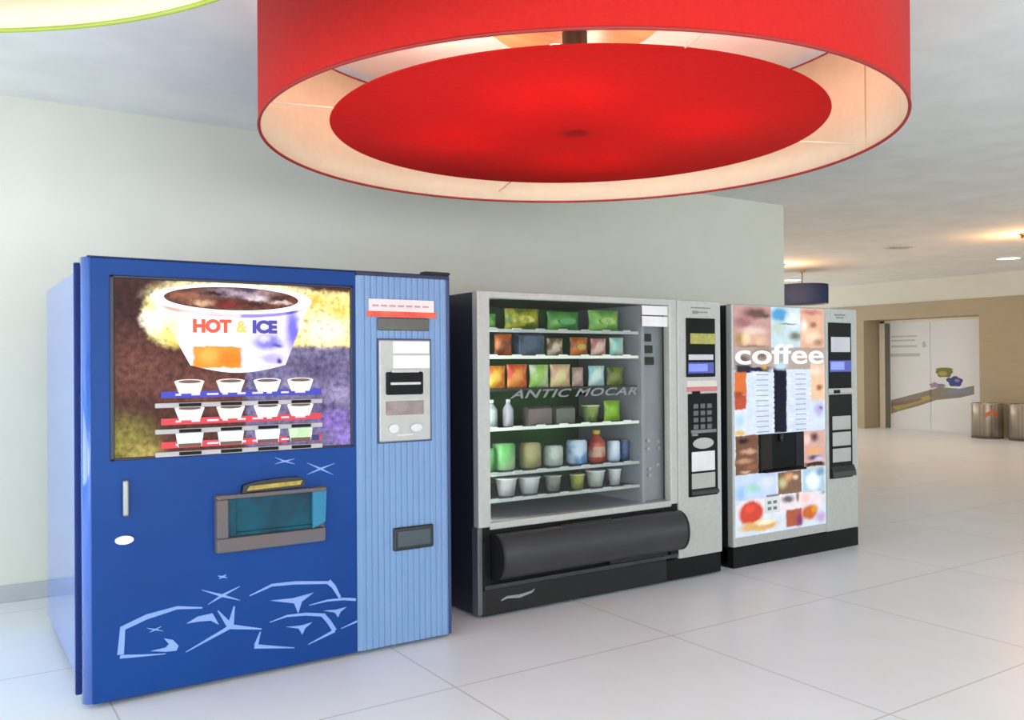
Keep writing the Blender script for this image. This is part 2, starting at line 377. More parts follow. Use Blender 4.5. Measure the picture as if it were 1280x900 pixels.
    navy = mat('strip_navy', (40, 40, 96), .5, emit=.3); gr = mat('strip_grey', (180, 176, 178), .5, .1)
    xs = (.395, .560, .715, .860)
    for r, (zc, zb, sc) in enumerate(((1.20, 1.158, blu), (1.092, 1.053, red), (.998, .962, red))):
        s = MB().box(.285, .955, -.006, 0, zc-.013, zc+.013, m=0)
        if r == 2: s.box(.80, .945, -.0068, 0, zc-.012, zc+.012, m=1)
        for i in range(9):
            q0 = .34+i*.062; s.box(q0, q0+.022+.012*(i % 3), -.0072, 0, zc-.004, zc+.004, m=2)
        s.build('drink_name_strip', [sc, navy, mat('strip_print', (214, 196, 220), .5, emit=.15)], art)
        MB().box(.262, .958, -.014, 0, zb-.010, zb+.010, .003).build('button_rail', gr, art)
        for k, x in enumerate(xs):
            MB().box(x-.043, x+.043, -.021, -.012, zb-.006, zb+.007, .002).build('selection_button', BLACK, art)
            zt = zc+.052; m_ = [cupw, cupw, cupl, cupw][k] if r < 2 else [cupc, cupc, cupl, cupg][k]
            q = MB()
            if r < 2:
                q.prism([(x-.058, zt), (x+.058, zt), (x+.040, zc+.004), (x-.040, zc+.004)], -.009, 0, 0)
                q.ell(x, zt, .058, .010, -.0095, 0, 24, 0); q.ell(x, zt, .045, .0065, -.010, -.001, 24, 1)
            else:
                q.prism([(x-.054, zt-.006), (x+.054, zt-.006), (x+.046, zc-.01), (x-.046, zc-.01)], -.009, 0, 0)
                q.ell(x, zt-.006, .054, .008, -.0095, 0, 24, 0)
                q.prism([(x-.045, zc+.004), (x+.045, zc+.004), (x+.044, zc-.01), (x-.044, zc-.01)], -.0096, 0, 1)
            q.build('drink_picture', [m_, drk], art)
    # door furniture
    h = MB().box(.14, .162, -.022, -.004, .731, .872, .006).box(.145, .157, -.006, .002, .745, .76).box(.145, .157, -.006, .002, .84, .855)
    h.build('door_handle', mat('pale_chrome', (150, 152, 152), .3, .6), t)
    l = MB().ell(.146, .638, .034, .017, -.012, .001, 28); l.ell(.146, .638, .026, .012, -.018, -.011, 28)
    l.box(.14, .152, -.0195, -.017, .636, .640)
    l.build('door_lock', mat('lock_chrome', (226, 230, 234), .25, .5), t)
    # dispensing hatch: grey frame, teal recess
    fr = MB().prism([(.493, .545), (.955, .545), (.966, .60), (.966, .782), (.493, .782)], -.004, .002)
    for b in ((.493, .966, .764, .782), (.493, .541, .6041, .7639), (.493, .960, .545, .604)):
        fr.box(b[0], b[1], -.040, -.002, b[2], b[3], .006)
    fr.build('hatch_frame', mat('hatch_taupe', (98, 95, 102), .5, rgb2=(106, 94, 90), scale=8, spec=.25), t)
    fl = MB().box(.541, .91, -.012, -.003, .604, .764).box(.541, .578, -.022, -.003, .604, .764, .004)
    fl.box(.541, .91, -.020, -.003, .604, .622, .004)
    fl.build('hatch_flap', mat('teal_flap', (10, 84, 104), .4, rgb2=(18, 52, 68), scale=5, spec=.2), t)
    MB().prism([(.905, .604), (.962, .630), (.968, .764), (.905, .764)], -.030, -.003).build('hatch_cheek', mat('cheek_lit_cyan', (48, 126, 162), .4, spec=.25), t)  # lighter cyan paints in the light on the hatch's right side
    pl = MB(); pts = [(.60, .785), (.865, .790), (.872, .812), (.85, .832), (.78, .835), (.66, .828), (.605, .815)]
    pl.prism(pts, -.030, .0); pl.build('hatch_grip', mat('grip_black', (24, 22, 20), .4), t)
    MB().prism([(.618, .793), (.848, .800), (.858, .818), (.63, .811)], -.033, -.028).build('grip_strip', mat('grip_yellow', (186, 160, 62), .4, rgb2=(150, 124, 40), scale=30), t)
    # ice cube line print
    y0, y1 = -.0025, .001
    S = [([(0.132, 0.193), (0.14, 0.294), (0.228, 0.324), (0.344, 0.342), (0.442, 0.326)], .024, .006, .020), ([(0.130, 0.185), (0.211, 0.175), (0.299, 0.165)], .014, .003, None),
        ([(0.555, 0.23), (0.571, 0.312)], .026, .006, None), ([(0.555, 0.23), (0.504, 0.305)], .026, .004, None), ([(0.555, 0.23), (0.685, 0.198)], .020, .005, None), ([(0.555, 0.23), (0.376, 0.158)], .016, .003, None),
        ([(0.44, 0.399), (0.521, 0.364), (0.596, 0.333)], .002, .002, .011), ([(0.596, 0.392), (0.521, 0.364), (0.465, 0.336)], .002, .002, .011),
        ([(0.227, 0.28), (0.26, .268), (0.291, 0.257)], .001, .001, .006), ([(0.283, 0.277), (.26, .268), (0.239, 0.261)], .001, .001, .006), ([(0.505, 0.448), (.524, .441), (0.543, 0.435)], .002, .002, .008), ([(0.539, 0.448), (.524, .441), (0.509, 0.435)], .002, .002, .008),
        ([(0.636, 0.346), (0.731, 0.377), (0.834, 0.372), (0.985, 0.352)], .004, .012, .015), ([(.985, .356), (1.010, .330), (1.039, 0.276)], .024, .012, None),
        ([(0.896, 0.265), (0.979, 0.273), (1.059, 0.268), (1.115, 0.256)], .003, .012, .011),
        ([(0.721, 0.22), (0.796, 0.235), (0.881, 0.229), (0.969, 0.21)], .003, .014, .012), ([(.960, .211), (.985, .180), (1.013, 0.134)], .018, .020, None), ([(1.013, .134), (0.89, 0.095)], .014, .003, None),
        ([(1.043, 0.138), (1.12, 0.158)], .003, .009, None), ([(0.68, 0.187), (0.661, 0.132)], .004, .018, None), ([(.655, .130), (0.828, 0.092)], .018, .003, None),
        ([(.788, .904), (.793, .902), (.747, .922)], .006, .001, None), ([(.747, .893), (.790, .902), (.835, .910)], .001, .001, .007), ([(.747, .922), (.790, .902), (.835, .887)], .001, .001, .007),
        ([(.889, .889), (.952, .858), (1.012, .827)], .001, .001, .009), ([(.889, .837), (.952, .858), (1.018, .878)], .001, .001, .009)]
    polys = ([(0.243, 0.187), (0.299, 0.191), (0.311, 0.202), (0.291, 0.229), (0.327, 0.216), (0.348, 0.189), (0.339, 0.171), (0.299, 0.174)], [(0.379, 0.273), (0.423, 0.294), (0.482, 0.298), (0.508, 0.246), (0.474, 0.269), (0.431, 0.273)],
        [(0.722, 0.313), (0.824, 0.308), (0.916, 0.318), (0.862, 0.287), (0.845, 0.238), (0.827, 0.285)], [(0.959, 0.232), (1.018, 0.227), (1.069, 0.231), (1.04, 0.214), (1.028, 0.192), (1.013, 0.215)], [(0.791, 0.189), (0.857, 0.184), (0.908, 0.189), (0.876, 0.169), (0.863, 0.143), (0.847, 0.172)])
    for nm, si, pi in (('ice_cube_print', (0, 1, 2, 3, 4, 5), (0, 1)), ('ice_cube_print', (12, 13), (2,)), ('ice_cube_print', (14, 18), (3,)), ('ice_cube_print', (15, 16, 17, 19, 20), (4,)),
                       ('sparkle_print', (6, 7), ()), ('sparkle_print', (8, 9), ()), ('sparkle_print', (10, 11), ()), ('sparkle_print', (22, 23), ()), ('sparkle_print', (24, 25), ())):
        d_ = MB()
        for j_, i in enumerate(si): p, a_, b_, w = S[i]; d_.stroke(p, a_, b_, y0-.0004*j_, y1, 0, w)
        for i in pi: d_.prism(polys[i], y0-.003, y1)
        d_.build(nm, ICE, d)
    # payment column fittings
    s = MB().box(1.184, 1.519, -.010, -.004, 1.562, 1.618, m=0).box(1.175, 1.53, -.011, -.004, 1.535, 1.562, m=1)
    for i in range(7): s.box(1.20+i*.043, 1.232+i*.043, -.0106, -.009, 1.583, 1.592, m=2)
    s.build('price_sticker', [mat('sticker_pinkish', (228, 216, 218), .5), mat('sticker_orange', (232, 104, 66), .5, rgb2=(214, 70, 60), scale=14), mat('sticker_print', (190, 150, 156), .5)], col)
    MB().box(1.227, 1.492, -.012, -.004, 1.474, 1.533, .004).build('price_window', mat('smoked_window', (74, 74, 62), .2, rgb2=(66, 60, 54), scale=6), col)
    pp = MB().box(1.231, 1.496, -.016, -.004, .96, 1.43, .006).build('payment_panel', mat('panel_grey', (178, 180, 176), .4, .2, scale=20), col)
    MB().box(1.224, 1.503, -.008, -.004, .953, 1.437).build('panel_painted_shadow', mat('shadow_navy', (58, 74, 110), .6), col)  # navy plate, its rim painted as the shadow around the panel
    n_ = MB().box(1.30, 1.487, -.020, -.014, 1.368, 1.424).box(1.30, 1.49, -.020, -.014, 1.298, 1.358)
    n_.build('notice_sticker', WHITE, pp)
    b_ = MB().box(1.262, 1.452, -.030, -.014, 1.176, 1.282, .008, m=0).box(1.28, 1.435, -.034, -.028, 1.222, 1.234, .002, m=1).box(1.29, 1.43, -.028, -.012, 1.275, 1.296, .004, m=2)
    b_.build('bill_slot', [BLACK, mat('slot_light', (200, 202, 204), .3), SILVER], pp)
    MB().box(1.262, 1.458, -.019, -.014, 1.082, 1.146, .002).build('coin_display', mat('display_mauve', (128, 112, 112), .25, rgb2=(150, 138, 140), scale=16), pp)
    k_ = MB().ell(1.30, 1.02, .026, .02, -.024, -.014, 20).ell(1.415, 1.02, .03, .018, -.026, -.014, 20).box(1.32, 1.40, -.018, -.014, .985, .992)
    k_.build('coin_button', mat('button_silver', (196, 198, 200), .3, .5), pp)
    cc = MB()
    cc.box(1.297, 1.505, -.022, -.004, .452, .560, .022, seg=4)
    cc.build('coin_return', mat('coin_cup_black', (26, 32, 38), .35), col)
    MB().box(1.316, 1.486, -.0245, -.020, .470, .542, .004).build('coin_flap', mat('coin_flap_grey', (62, 74, 82), .3), col)
blue_machine()

# ------------------------------------------------------------------ snack machine with glass front
SX, SY = 2.33, 3.86
SHELF = {'A': 1.500, 'B': 1.357, 'C': 1.183, 'D': .972, 'E': .732, 'F': .592}
def snack_machine():
    W_ = 1.777
    t = thing('snack_vending_machine', 'silver glass-fronted snack machine with black delivery bin between blue machine and coffee machine', 'vending machine', (SX, SY, 0))
    c = MB().box(0, .03, .05, 1.2, .02, 1.69).box(W_-.03, W_, .05, 1.2, .02, 1.69).box(.03, W_-.03, .05, 1.2, 1.665, 1.69).box(.03, W_-.03, 1.17, 1.2, .02, 1.665)
    c.box(.03, W_-.03, .05, 1.17, .02, .16).box(1.385, 1.41, .05, 1.17, .16, 1.665)
    c.build('cabinet', DARKSIDE, t)
    MB().box(-.004, .026, -.0, .06, .02, .47, .006).build('corner_post', mat('post_grey', (98, 102, 106), .4, .3), t)
    # inside liner and trays
    inner = MB().box(.035, 1.16, .66, .68, .5, 1.66, m=0).box(.035, .05, .06, .66, .5, 1.66, m=1).box(1.165, 1.19, .05, .66, .49, 1.66, m=1).box(1.19, 1.38, .10, .13, .49, 1.66, m=1).box(.035, 1.38, .05, .66, .47, .49, m=1)
    inner.build('liner', [mat('liner_green', (30, 110, 26), .5, rgb2=(14, 56, 18), scale=3), mat('liner_grey', (150, 152, 164), .5)], t)
    for z, x in ((1.47, 1.24), (1.40, 1.25), (1.33, 1.26)): MB().box(x-.04, x+.04, .085, .102, z-.025, z+.022, .004).build('lane_motor', MATBLACK, t)
    for (z, x) in ((.85, 1.25), (.80, 1.25), (.84, 1.33), (.80, 1.335), (.68, 1.26), (.70, 1.325), (.64, 1.26)): MB().ell(x, z, .014, .009, .085, .101, 16).build('round_fitting', SILVER, t)
    rail = mat('shelf_rail', (244, 250, 244), .4, rgb2=(230, 242, 234), scale=10)
    tray = mat('tray_grey', (52, 56, 60), .5, .3)
    for k, z in SHELF.items():
        s = MB().box(.055, 1.16, .085, .655, z-.012, z).build('shelf', tray, t)
        if k in 'ABDEF':
            r = MB().box(.055, 1.165, .072, .086, z-.014, z+.004, .003)
            for i in range(7): r.box(.11+i*.155, .17+i*.155, .067, .075, z-.006, z+.010, .003)
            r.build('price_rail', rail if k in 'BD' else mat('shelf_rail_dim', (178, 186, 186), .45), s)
    MB().box(.040, .058, .053, .068, .52, 1.65, .004).build('hidden_light_tube', mat('tube_glow', (240, 255, 244), .5, emit=40.), t)  # unseen tube added behind the left frame to brighten the goods
    # silver door around the glass
    f = MB()
    f.box(0, .076, -.004, .05, .47, 1.697, .006).box(1.343, 1.402, -.004, .05, .47, 1.697, .006).box(.07, 1.35, -.004, .05, 1.660, 1.697, .006).box(.07, 1.35, -.004, .05, .455, .492, .006)
    f.build('glass_door_frame', SILVER, t)
    g = MB().box(.072, 1.347, .020, .027, .488, 1.664).build('glass_pane', glass_mat('vitrine_glass', (250, 252, 250)), t)
    text_mb('ANTIC MOCAR', .062, .215, 1.133, .0175, .0205, wide=1.95, bold=.001, shear=.35, spacing=1.08).build('window_lettering', mat('frost_print', (128, 136, 136), .6), g)
    n = MB().box(1.145, 1.343, .014, .0202, 1.600, 1.655).box(1.145, 1.343, .014, .0202, 1.532, 1.592).build('notice_sticker', WHITE, g)
    # right control column
    cp = MB().box(1.406, W_, -.004, .05, .135, 1.697, .006).build('control_column', SILVER, t)
    pl = MB().box(1.30, W_-.004, .006, .06, .012, .136, .004).build('plinth', BLACK, t)
    lg = MB().box(1.52, 1.69, -.006, -.003, 1.648, 1.656).box(1.535, 1.665, -.006, -.003, 1.622, 1.630).box(1.535, 1.58, -.0062, -.003, 1.615, 1.634)
    lg.build('maker_marking', mat('marking_grey', (136, 140, 136), .5), cp)
    d1 = MB().box(1.476, 1.722, -.012, -.003, 1.228, 1.588, .005).build('display_unit', BLACK, cp)
    MB().box(1.505, 1.72, -.016, -.011, 1.43, 1.495, .006).build('yellow_plate', mat('yellow_display', (168, 168, 80), .4, rgb2=(142, 144, 70), scale=30, emit=.12), d1)
    MB().box(1.49, 1.70, -.016, -.011, 1.332, 1.366, .004).build('white_plate', mat('plate_white', (206, 204, 212), .4), d1)
    MB().box(1.486, 1.705, -.014, -.011, 1.25, 1.318, .004, m=0).box(1.49, 1.65, -.0150, -.0135, 1.262, 1.308, m=1).build('screen', [mat('screen_navy', (52, 66, 150), .3, emit=.25), mat('screen_blue', (112, 128, 224), .3, emit=.35)], d1)
    MB().box(1.482, 1.736, -.008, -.003, 1.168, 1.205, m=0).box(1.482, 1.74, -.0082, -.003, 1.140, 1.168, m=1).box(1.525, 1.59, -.010, -.003, 1.122, 1.142, .003, m=2).build('payment_sticker', [mat('sticker_cream', (222, 218, 208), .5), mat('sticker_pink', (206, 122, 126), .5), BLACK], cp)
    d2 = MB().box(1.488, 1.736, -.012, -.003, .498, 1.126, .005).build('payment_unit', BLACK, cp)
    for r in range(4):
        for q in range(3): MB().box(1.525+q*.058, 1.565+q*.058, -.019, -.011, 1.035-r*.042, 1.065-r*.042, .004).build('keypad_key', mat('key_grey', (92, 94, 98), .4), d2)
    MB().box(1.505, 1.72, -.016, -.011, .885, .905).box(1.51, 1.56, -.018, -.011, .868, .884, .003).build('card_slot', mat('slot_grey', (120, 122, 122), .4), d2)
    MB().ell(1.607, .822, .088, .034, -.017, -.011, 32).build('coin_plate', mat('coin_plate_grey', (178, 180, 178), .35, .3), d2)
    MB().box(1.508, 1.705, -.018, -.011, .652, .772, .004).build('notice_plate', mat('notice_white', (226, 227, 226), .5), d2)
    MB().box(1.508, 1.708, -.016, -.011, .546, .640, .004).build('notice_plate_grey', mat('notice_grey', (176, 176, 172), .45), d2)
    cr = MB().xprism([(-.011, .508), (-.03, .512), (-.026, .53), (-.011, .541)], 1.50, 1.73).build('coin_return', mat('coin_ret_black', (44, 44, 46), .4), d2)
    # delivery bin with the bulging flap
    b = MB().box(.024, 1.404, .004, .055, .395, .470, .006).box(.024, 1.404, .018, .055, .15, .40).box(.024, .075, -.004, .055, .15, .40, .006).box(1.34, 1.404, -.004, .055, .15, .40, .006)
    bin_ = b.build('delivery_bin', BLACK, t)
    MB().box(.026, 1.31, -.002, .055, .012, .146, .008).build('kick_panel', mat('kick_black', (30, 30, 31), .45, spec=.3), t)
    MB().box(.03, 1.39, -.012, -.000, .148, .172, .004).build('bin_lip', mat('lip_black', (48, 48, 51), .35), bin_)
    pr = []; 
    for k in range(17):
        a = -PI/2+PI*k/16
        pr.append((-.012-.108*max(0, math.cos(a))**.75, .318+.118*math.sin(a)))
    pr += [(.016, .43), (.016, .205)]
    fl = MB().xprism(pr, .088, 1.372, 0, True)
    flap = fl.build('delivery_flap', mat('flap_black', (50, 50, 54), .38, rgb2=(44, 44, 47), scale=9), bin_)
    MB().xprism([(p[0]-.004 if p[0] < 0 else p[0], p[1]) for p in pr], .078, .090).build('flap_end', MATBLACK, flap)
    MB().xprism([(p[0]-.004 if p[0] < 0 else p[0], p[1]) for p in pr], 1.370, 1.382).build('flap_end', MATBLACK, flap)
    MB().box(.50, .86, -.040, -.012, .424, .442, .008).build('flap_grip', MATBLACK, flap)
    MB().box(.86, 1.30, -.0135, -.012, .176, .205).build('bin_slot', MATBLACK, bin_)
    k = text_mb('Vivend', .034, .17, .075, -.0045, -.001, wide=1.35, bold=.0012, shear=.25)
    mk = MB(); mk.stroke([(.135, .082), (.17, .094), (.25, .088), (.33, .100), (.345, .112)], .006, .004, -.005, -.0015, 0, wm=.018)
    mk.build('maker_emblem', mat('emblem_grey', (146, 146, 146), .4), t)
snack_machine()

# ------------------------------------------------------------------ what the snack machine sells
def wrap(name, a, b, sc=14): return mat('wrap_'+name, a, .38, rgb2=b, scale=sc, lo=.42, hi=.58, detail=2)
def bag(w, h, d, seg=10):
    m = MB(); nx, nz = seg, 12; F = []; B = []
    for j in range(nz+1):
        tz = j/nz
        for i in range(nx+1):
            tx = i/nx; puff = (math.sin(PI*tx)**.6)*(math.sin(PI*min(1, max(0, (tz-.06)/.88)))**.55) if 0 < tx < 1 and .06 < tz < .94 else 0
            wx = (tx-.5)*w*(1-.06*math.sin(PI*tz)); ruff = .002*math.sin(i*2.4+j)*(1 if puff else 0)
            F.append((wx, -puff*d/2-ruff-.0012, tz*h)); B.append((wx, puff*d/2+ruff+.0012, tz*h))
    n = len(F); vs = F+B; fs = []
    for j in range(nz):
        for i in range(nx):
            a = j*(nx+1)+i; fs.append([a, a+1, a+nx+2, a+nx+1]); fs.append([n+a+1, n+a, n+a+nx+1, n+a+nx+2])
    bd = [i for i in range(nx+1)]+[j*(nx+1)+nx for j in range(1, nz+1)]+[nz*(nx+1)+i for i in range(nx-1, -1, -1)]+[j*(nx+1) for j in range(nz-1, 0, -1)]
    for a, b in zip(bd, bd[1:]+bd[:1]): fs.append([b, a, n+a, n+b])
    return m.add(vs, fs, 0, True)
def crisp_bag(name, label, u, row, w, h, d, m, band=None, group=None, cat='snack bag', y=.135):
    t = thing(name, label, cat, (SX+u, SY+y+d/2, SHELF[row]+.0005), group)
    body = bag(w, h, d).build('wrapper', m, t)
    MB().box(-w*.47, w*.47, -.002, .002, h*.955, h*1.0).build('top_seal', band or m, t)
    if band: 
        MB().ell(0, h*.5, w*.26, h*.16, -d*.5-.004, -d*.40, 20).build('front_emblem', band, t)
    return t
def can(name, label, u, row, r, h, m, top, group, cat='drink can', y=.135):
    t = thing(name, label, cat, (SX+u, SY+y+r, SHELF[row]+.0005), group)
    MB().lathe([(0, .004), (r*.75, .0), (r*.8, 0), (r, .012), (r, h-.014), (r*.84, h-.002)], 24).build('can_body', m, t)
    MB().lathe([(r*.84, h-.002), (r*.85, h), (r*.78, h), (r*.76, h-.004), (0, h-.004)], 24).build('can_lid', top, t)
    return t
def bottle(name, label, u, row, r, h, m, cap, group, lab=None, y=.135):
    t = thing(name, label, 'bottle', (SX+u, SY+y+r, SHELF[row]+.0005), group)
    MB().lathe([(0, .004), (r*.8, 0), (r, .01), (r, h*.58), (r*.92, h*.66), (r*.42, h*.84), (r*.38, h*.9), (0, h*.9)], 24).build('bottle_body', m, t)
    MB().lathe([(r*.44, h*.885), (r*.44, h), (0, h)], 20).build('bottle_cap', cap, t)
    if lab: MB().lathe([(r+.001, h*.18), (r+.001, h*.5)], 24).build('bottle_label', lab, t)
    return t
def tub(name, label, u, row, r, h, m, lid, group, cat='cup', y=.135):
    t = thing(name, label, cat, (SX+u, SY+y+r, SHELF[row]+.0005), group)
    MB().lathe([(0, .003), (r*.72, 0), (r*.95, h*.93), (r*.98, h*.95)], 24).build('tub_body', m, t)
    MB().lathe([(r*1.02, h*.93), (r*1.04, h*.96), (r*1.0, h), (0, h)], 24).build('tub_lid', lid, t)
    return t
def carton(name, label, u, row, w, h, d, m, top, group, cat='carton', y=.135):
    t = thing(name, label, cat, (SX+u, SY+y+d/2, SHELF[row]+.0005), group)
    MB().box(-w/2, w/2, -d/2, d/2, 0, h*.9, .003).build('carton_body', m, t)
    MB().xprism([(-d/2, h*.9), (d/2, h*.9), (.004, h), (-.004, h)], -w/2, w/2).build('carton_top', top, t)
    return t
W_ = lambda n, a, b, s=14: wrap(n, a, b, s)
G1 = 'puffed snack bags on the top shelf'
crisp_bag('crisp_bag', 'small dark green crisp bag at the glass edge of the top snack shelf', .175, 'A', .085, .088, .06, W_('dkgreen', (70, 128, 60), (120, 160, 90)), None, G1)
crisp_bag('crisp_bag', 'big yellow and green crisp bag on the top snack shelf', .40, 'A', .235, .122, .09, W_('yelgreen', (176, 170, 46), (92, 110, 30), 18), W_('pale_yellow', (206, 200, 90), (150, 150, 60), 30), G1)
crisp_bag('crisp_bag', 'mid green crisp bag in the middle of the top snack shelf', .685, 'A', .23, .112, .09, W_('midgreen', (104, 160, 74), (60, 130, 66), 12), W_('mint', (70, 160, 100), (90, 150, 90), 20), G1)
crisp_bag('crisp_bag', 'pale lime crisp bag nearest the sticker end of the top snack shelf', .985, 'A', .235, .128, .09, W_('lime', (150, 190, 92), (96, 168, 80), 18), W_('lime_light', (186, 200, 120), (130, 180, 100), 30), G1)
G2 = 'small packets on the second shelf'
crisp_bag('chocolate_packet', 'brown and orange chocolate packet on the second snack shelf', .262, 'B', .115, .122, .05, W_('brownorange', (116, 52, 24), (190, 100, 40), 20), None, G2, 'snack packet')
carton('biscuit_box', 'dark blue grey biscuit box on the second snack shelf', .437, 'B', .170, .128, .06, W_('slate', (70, 84, 110), (34, 50, 74), 12), W_('slate2', (92, 104, 128), (70, 84, 110)), G2, 'biscuit box')
crisp_bag('biscuit_packet', 'white and brown biscuit packet beside the dark blue grey box', .612, 'B', .113, .102, .05, W_('whitebrown', (200, 186, 164), (110, 70, 48), 22), None, G2, 'snack packet')
crisp_bag('nut_packet', 'orange nut packet with gold top on the second snack shelf', .783, 'B', .13, .108, .05, W_('orangenut', (206, 116, 40), (150, 74, 30), 18), W_('gold', (190, 160, 70), (170, 130, 50)), G2, 'snack packet')
crisp_bag('wafer_packet', 'pink and white wafer packet between orange packet and cyan packet', .928, 'B', .115, .104, .05, W_('pinkwhite', (222, 190, 176), (186, 110, 104), 20), None, G2, 'snack packet')
crisp_bag('sweet_packet', 'pale cyan and cream sweet packet at the end of the second snack shelf', 1.066, 'B', .108, .110, .05, W_('cyancream', (150, 206, 206), (224, 222, 180), 14), None, G2, 'snack packet')
G3 = 'packets on the third shelf'
crisp_bag('gummy_packet', 'yellow orange gummy packet at the glass edge of the third snack shelf', .215, 'C', .119, .122, .05, W_('yelor', (226, 170, 60), (214, 92, 40), 16), None, G3, 'snack packet')
crisp_bag('gummy_packet', 'orange red gummy packet second on the third snack shelf', .352, 'C', .134, .130, .05, W_('orred', (226, 140, 60), (208, 66, 44), 16), None, G3, 'snack packet')
crisp_bag('rice_cake_packet', 'light green and white packet on the third snack shelf', .50, 'C', .133, .127, .05, W_('ltgreen', (150, 196, 90), (206, 214, 190), 14), None, G3, 'snack packet')
crisp_bag('cracker_packet', 'cream and pink cracker packet in the middle of the third snack shelf', .648, 'C', .143, .128, .05, W_('cream', (224, 206, 150), (206, 160, 140), 16), None, G3, 'snack packet')
crisp_bag('chewing_gum_packet', 'narrow pale pink packet on the third snack shelf', .770, 'C', .082, .110, .04, W_('pinkgrey', (190, 160, 150), (150, 120, 110), 18), None, G3, 'snack packet')
crisp_bag('cookie_packet', 'white and aqua cookie packet on the third snack shelf', .912, 'C', .121, .118, .05, W_('aqua', (206, 228, 226), (140, 196, 206), 16), None, G3, 'snack packet')
crisp_bag('muesli_packet', 'olive green muesli packet at the end of the third snack shelf', 1.055, 'C', .131, .11, .05, W_('olive', (120, 124, 52), (70, 92, 40), 16), None, G3, 'snack packet')
G4 = 'items behind the lettering'
bottle('water_bottle', 'small frosted bottle at the glass edge of the fourth shelf', .188, 'D', .036, .15, W_('frost', (160, 168, 174), (140, 148, 156)), WHITE, G4)
bottle('water_bottle', 'slim pale lilac bottle second on the fourth shelf', .295, 'D', .030, .15, W_('lilac', (176, 172, 188), (150, 148, 162)), WHITE, G4)
carton('wafer_box', 'dim mauve box under the glass lettering on the fourth shelf', .492, 'D', .16, .105, .06, W_('mauve', (120, 104, 104), (100, 92, 96), 10), W_('mauve2', (110, 98, 98), (96, 88, 90)), G4, 'biscuit box')  # this box and the next are muted to paint in the reflection's haze
carton('wafer_box', 'dim grey green box beside the mauve box on the fourth shelf', .67, 'D', .13, .10, .06, W_('greygreen', (104, 110, 100), (90, 94, 88), 10), W_('gg2', (96, 102, 94), (84, 88, 82)), G4, 'biscuit box')
tub('salad_tub', 'pale green tub with cream lid on the fourth shelf', .888, 'D', .055, .10, W_('palegreen', (150, 170, 104), (110, 136, 70)), W_('creamlid', (206, 212, 170), (186, 196, 140)), G4, 'tub')
crisp_bag('crisp_bag', 'bright lime packet at the end of the fourth shelf', 1.028, 'D', .125, .122, .05, W_('brightlime', (140, 190, 40), (110, 160, 30), 10), None, G4)
G5 = 'drinks on the fifth shelf'
can('drink_can', 'short wide green can at the glass edge of the drinks shelf', .165, 'E', .045, .13, W_('cangreen', (78, 150, 76), (60, 120, 60)), STEEL, G5)
can('drink_can', 'large pale green can second on the drinks shelf', .285, 'E', .066, .15, W_('cangreen2', (96, 168, 92), (150, 180, 140), 9), STEEL, G5)
can('drink_can', 'khaki gold can on the drinks shelf', .463, 'E', .062, .145, W_('khaki', (152, 146, 96), (130, 120, 80), 10), STEEL, G5)
can('drink_can', 'plain white grey can in the middle of the drinks shelf', .618, 'E', .058, .12, W_('greywhite', (176, 186, 182), (150, 160, 160), 10), STEEL, G5)
can('drink_can', 'blue and white can beside the red bottle', .79, 'E', .062, .142, W_('bluewhite', (186, 206, 232), (84, 134, 190), 9), STEEL, G5)
bottle('drink_bottle', 'red bottle with yellow cap on the drinks shelf', .93, 'E', .052, .19, W_('redbottle', (182, 74, 54), (150, 50, 44)), W_('yelcap', (214, 196, 90), (190, 170, 70)), G5, W_('redlabel', (190, 150, 130), (170, 60, 50)))
can('drink_can', 'white can with light blue band between red bottle and navy can', 1.05, 'E', .040, .125, W_('whiteblue', (210, 222, 240), (170, 190, 220), 8), STEEL, G5)
can('drink_can', 'navy blue can at the far end of the drinks shelf', 1.128, 'E', .032, .122, W_('navycan', (36, 66, 120), (24, 44, 84)), STEEL, G5)
# pouches lying flat on the drinks shelf cans' upper rack
G6 = 'cups on the bottom shelf'
tub('yoghurt_cup', 'white cup with pinkish tint at the glass edge of the bottom shelf', .30, 'F', .062, .098, W_('cuppink', (216, 208, 216), (196, 188, 196)), WHITE, G6)
tub('yoghurt_cup', 'large white cup second on the bottom shelf', .455, 'F', .066, .092, W_('cupwhite', (214, 216, 220), (196, 200, 206)), WHITE, G6)
tub('yoghurt_cup', 'dull grey cup third on the bottom shelf', .61, 'F', .050, .09, W_('cupgrey', (150, 152, 150), (120, 122, 122)), W_('lidgrey', (170, 172, 170), (150, 152, 150)), G6)
tub('yoghurt_cup', 'yellow cup on the bottom shelf', .78, 'F', .046, .085, W_('cupyellow', (176, 176, 86), (140, 140, 70)), W_('lidyellow', (190, 190, 130), (170, 170, 110)), G6)
tub('yoghurt_cup', 'broad white cup beside the yellow cup', .925, 'F', .060, .095, W_('cupwhite2', (208, 212, 210), (188, 192, 190)), WHITE, G6)
tub('yoghurt_cup', 'narrow white cup at the end of the bottom shelf', 1.058, 'F', .042, .095, W_('cupwhite3', (214, 216, 222), (196, 196, 206)), WHITE, G6)

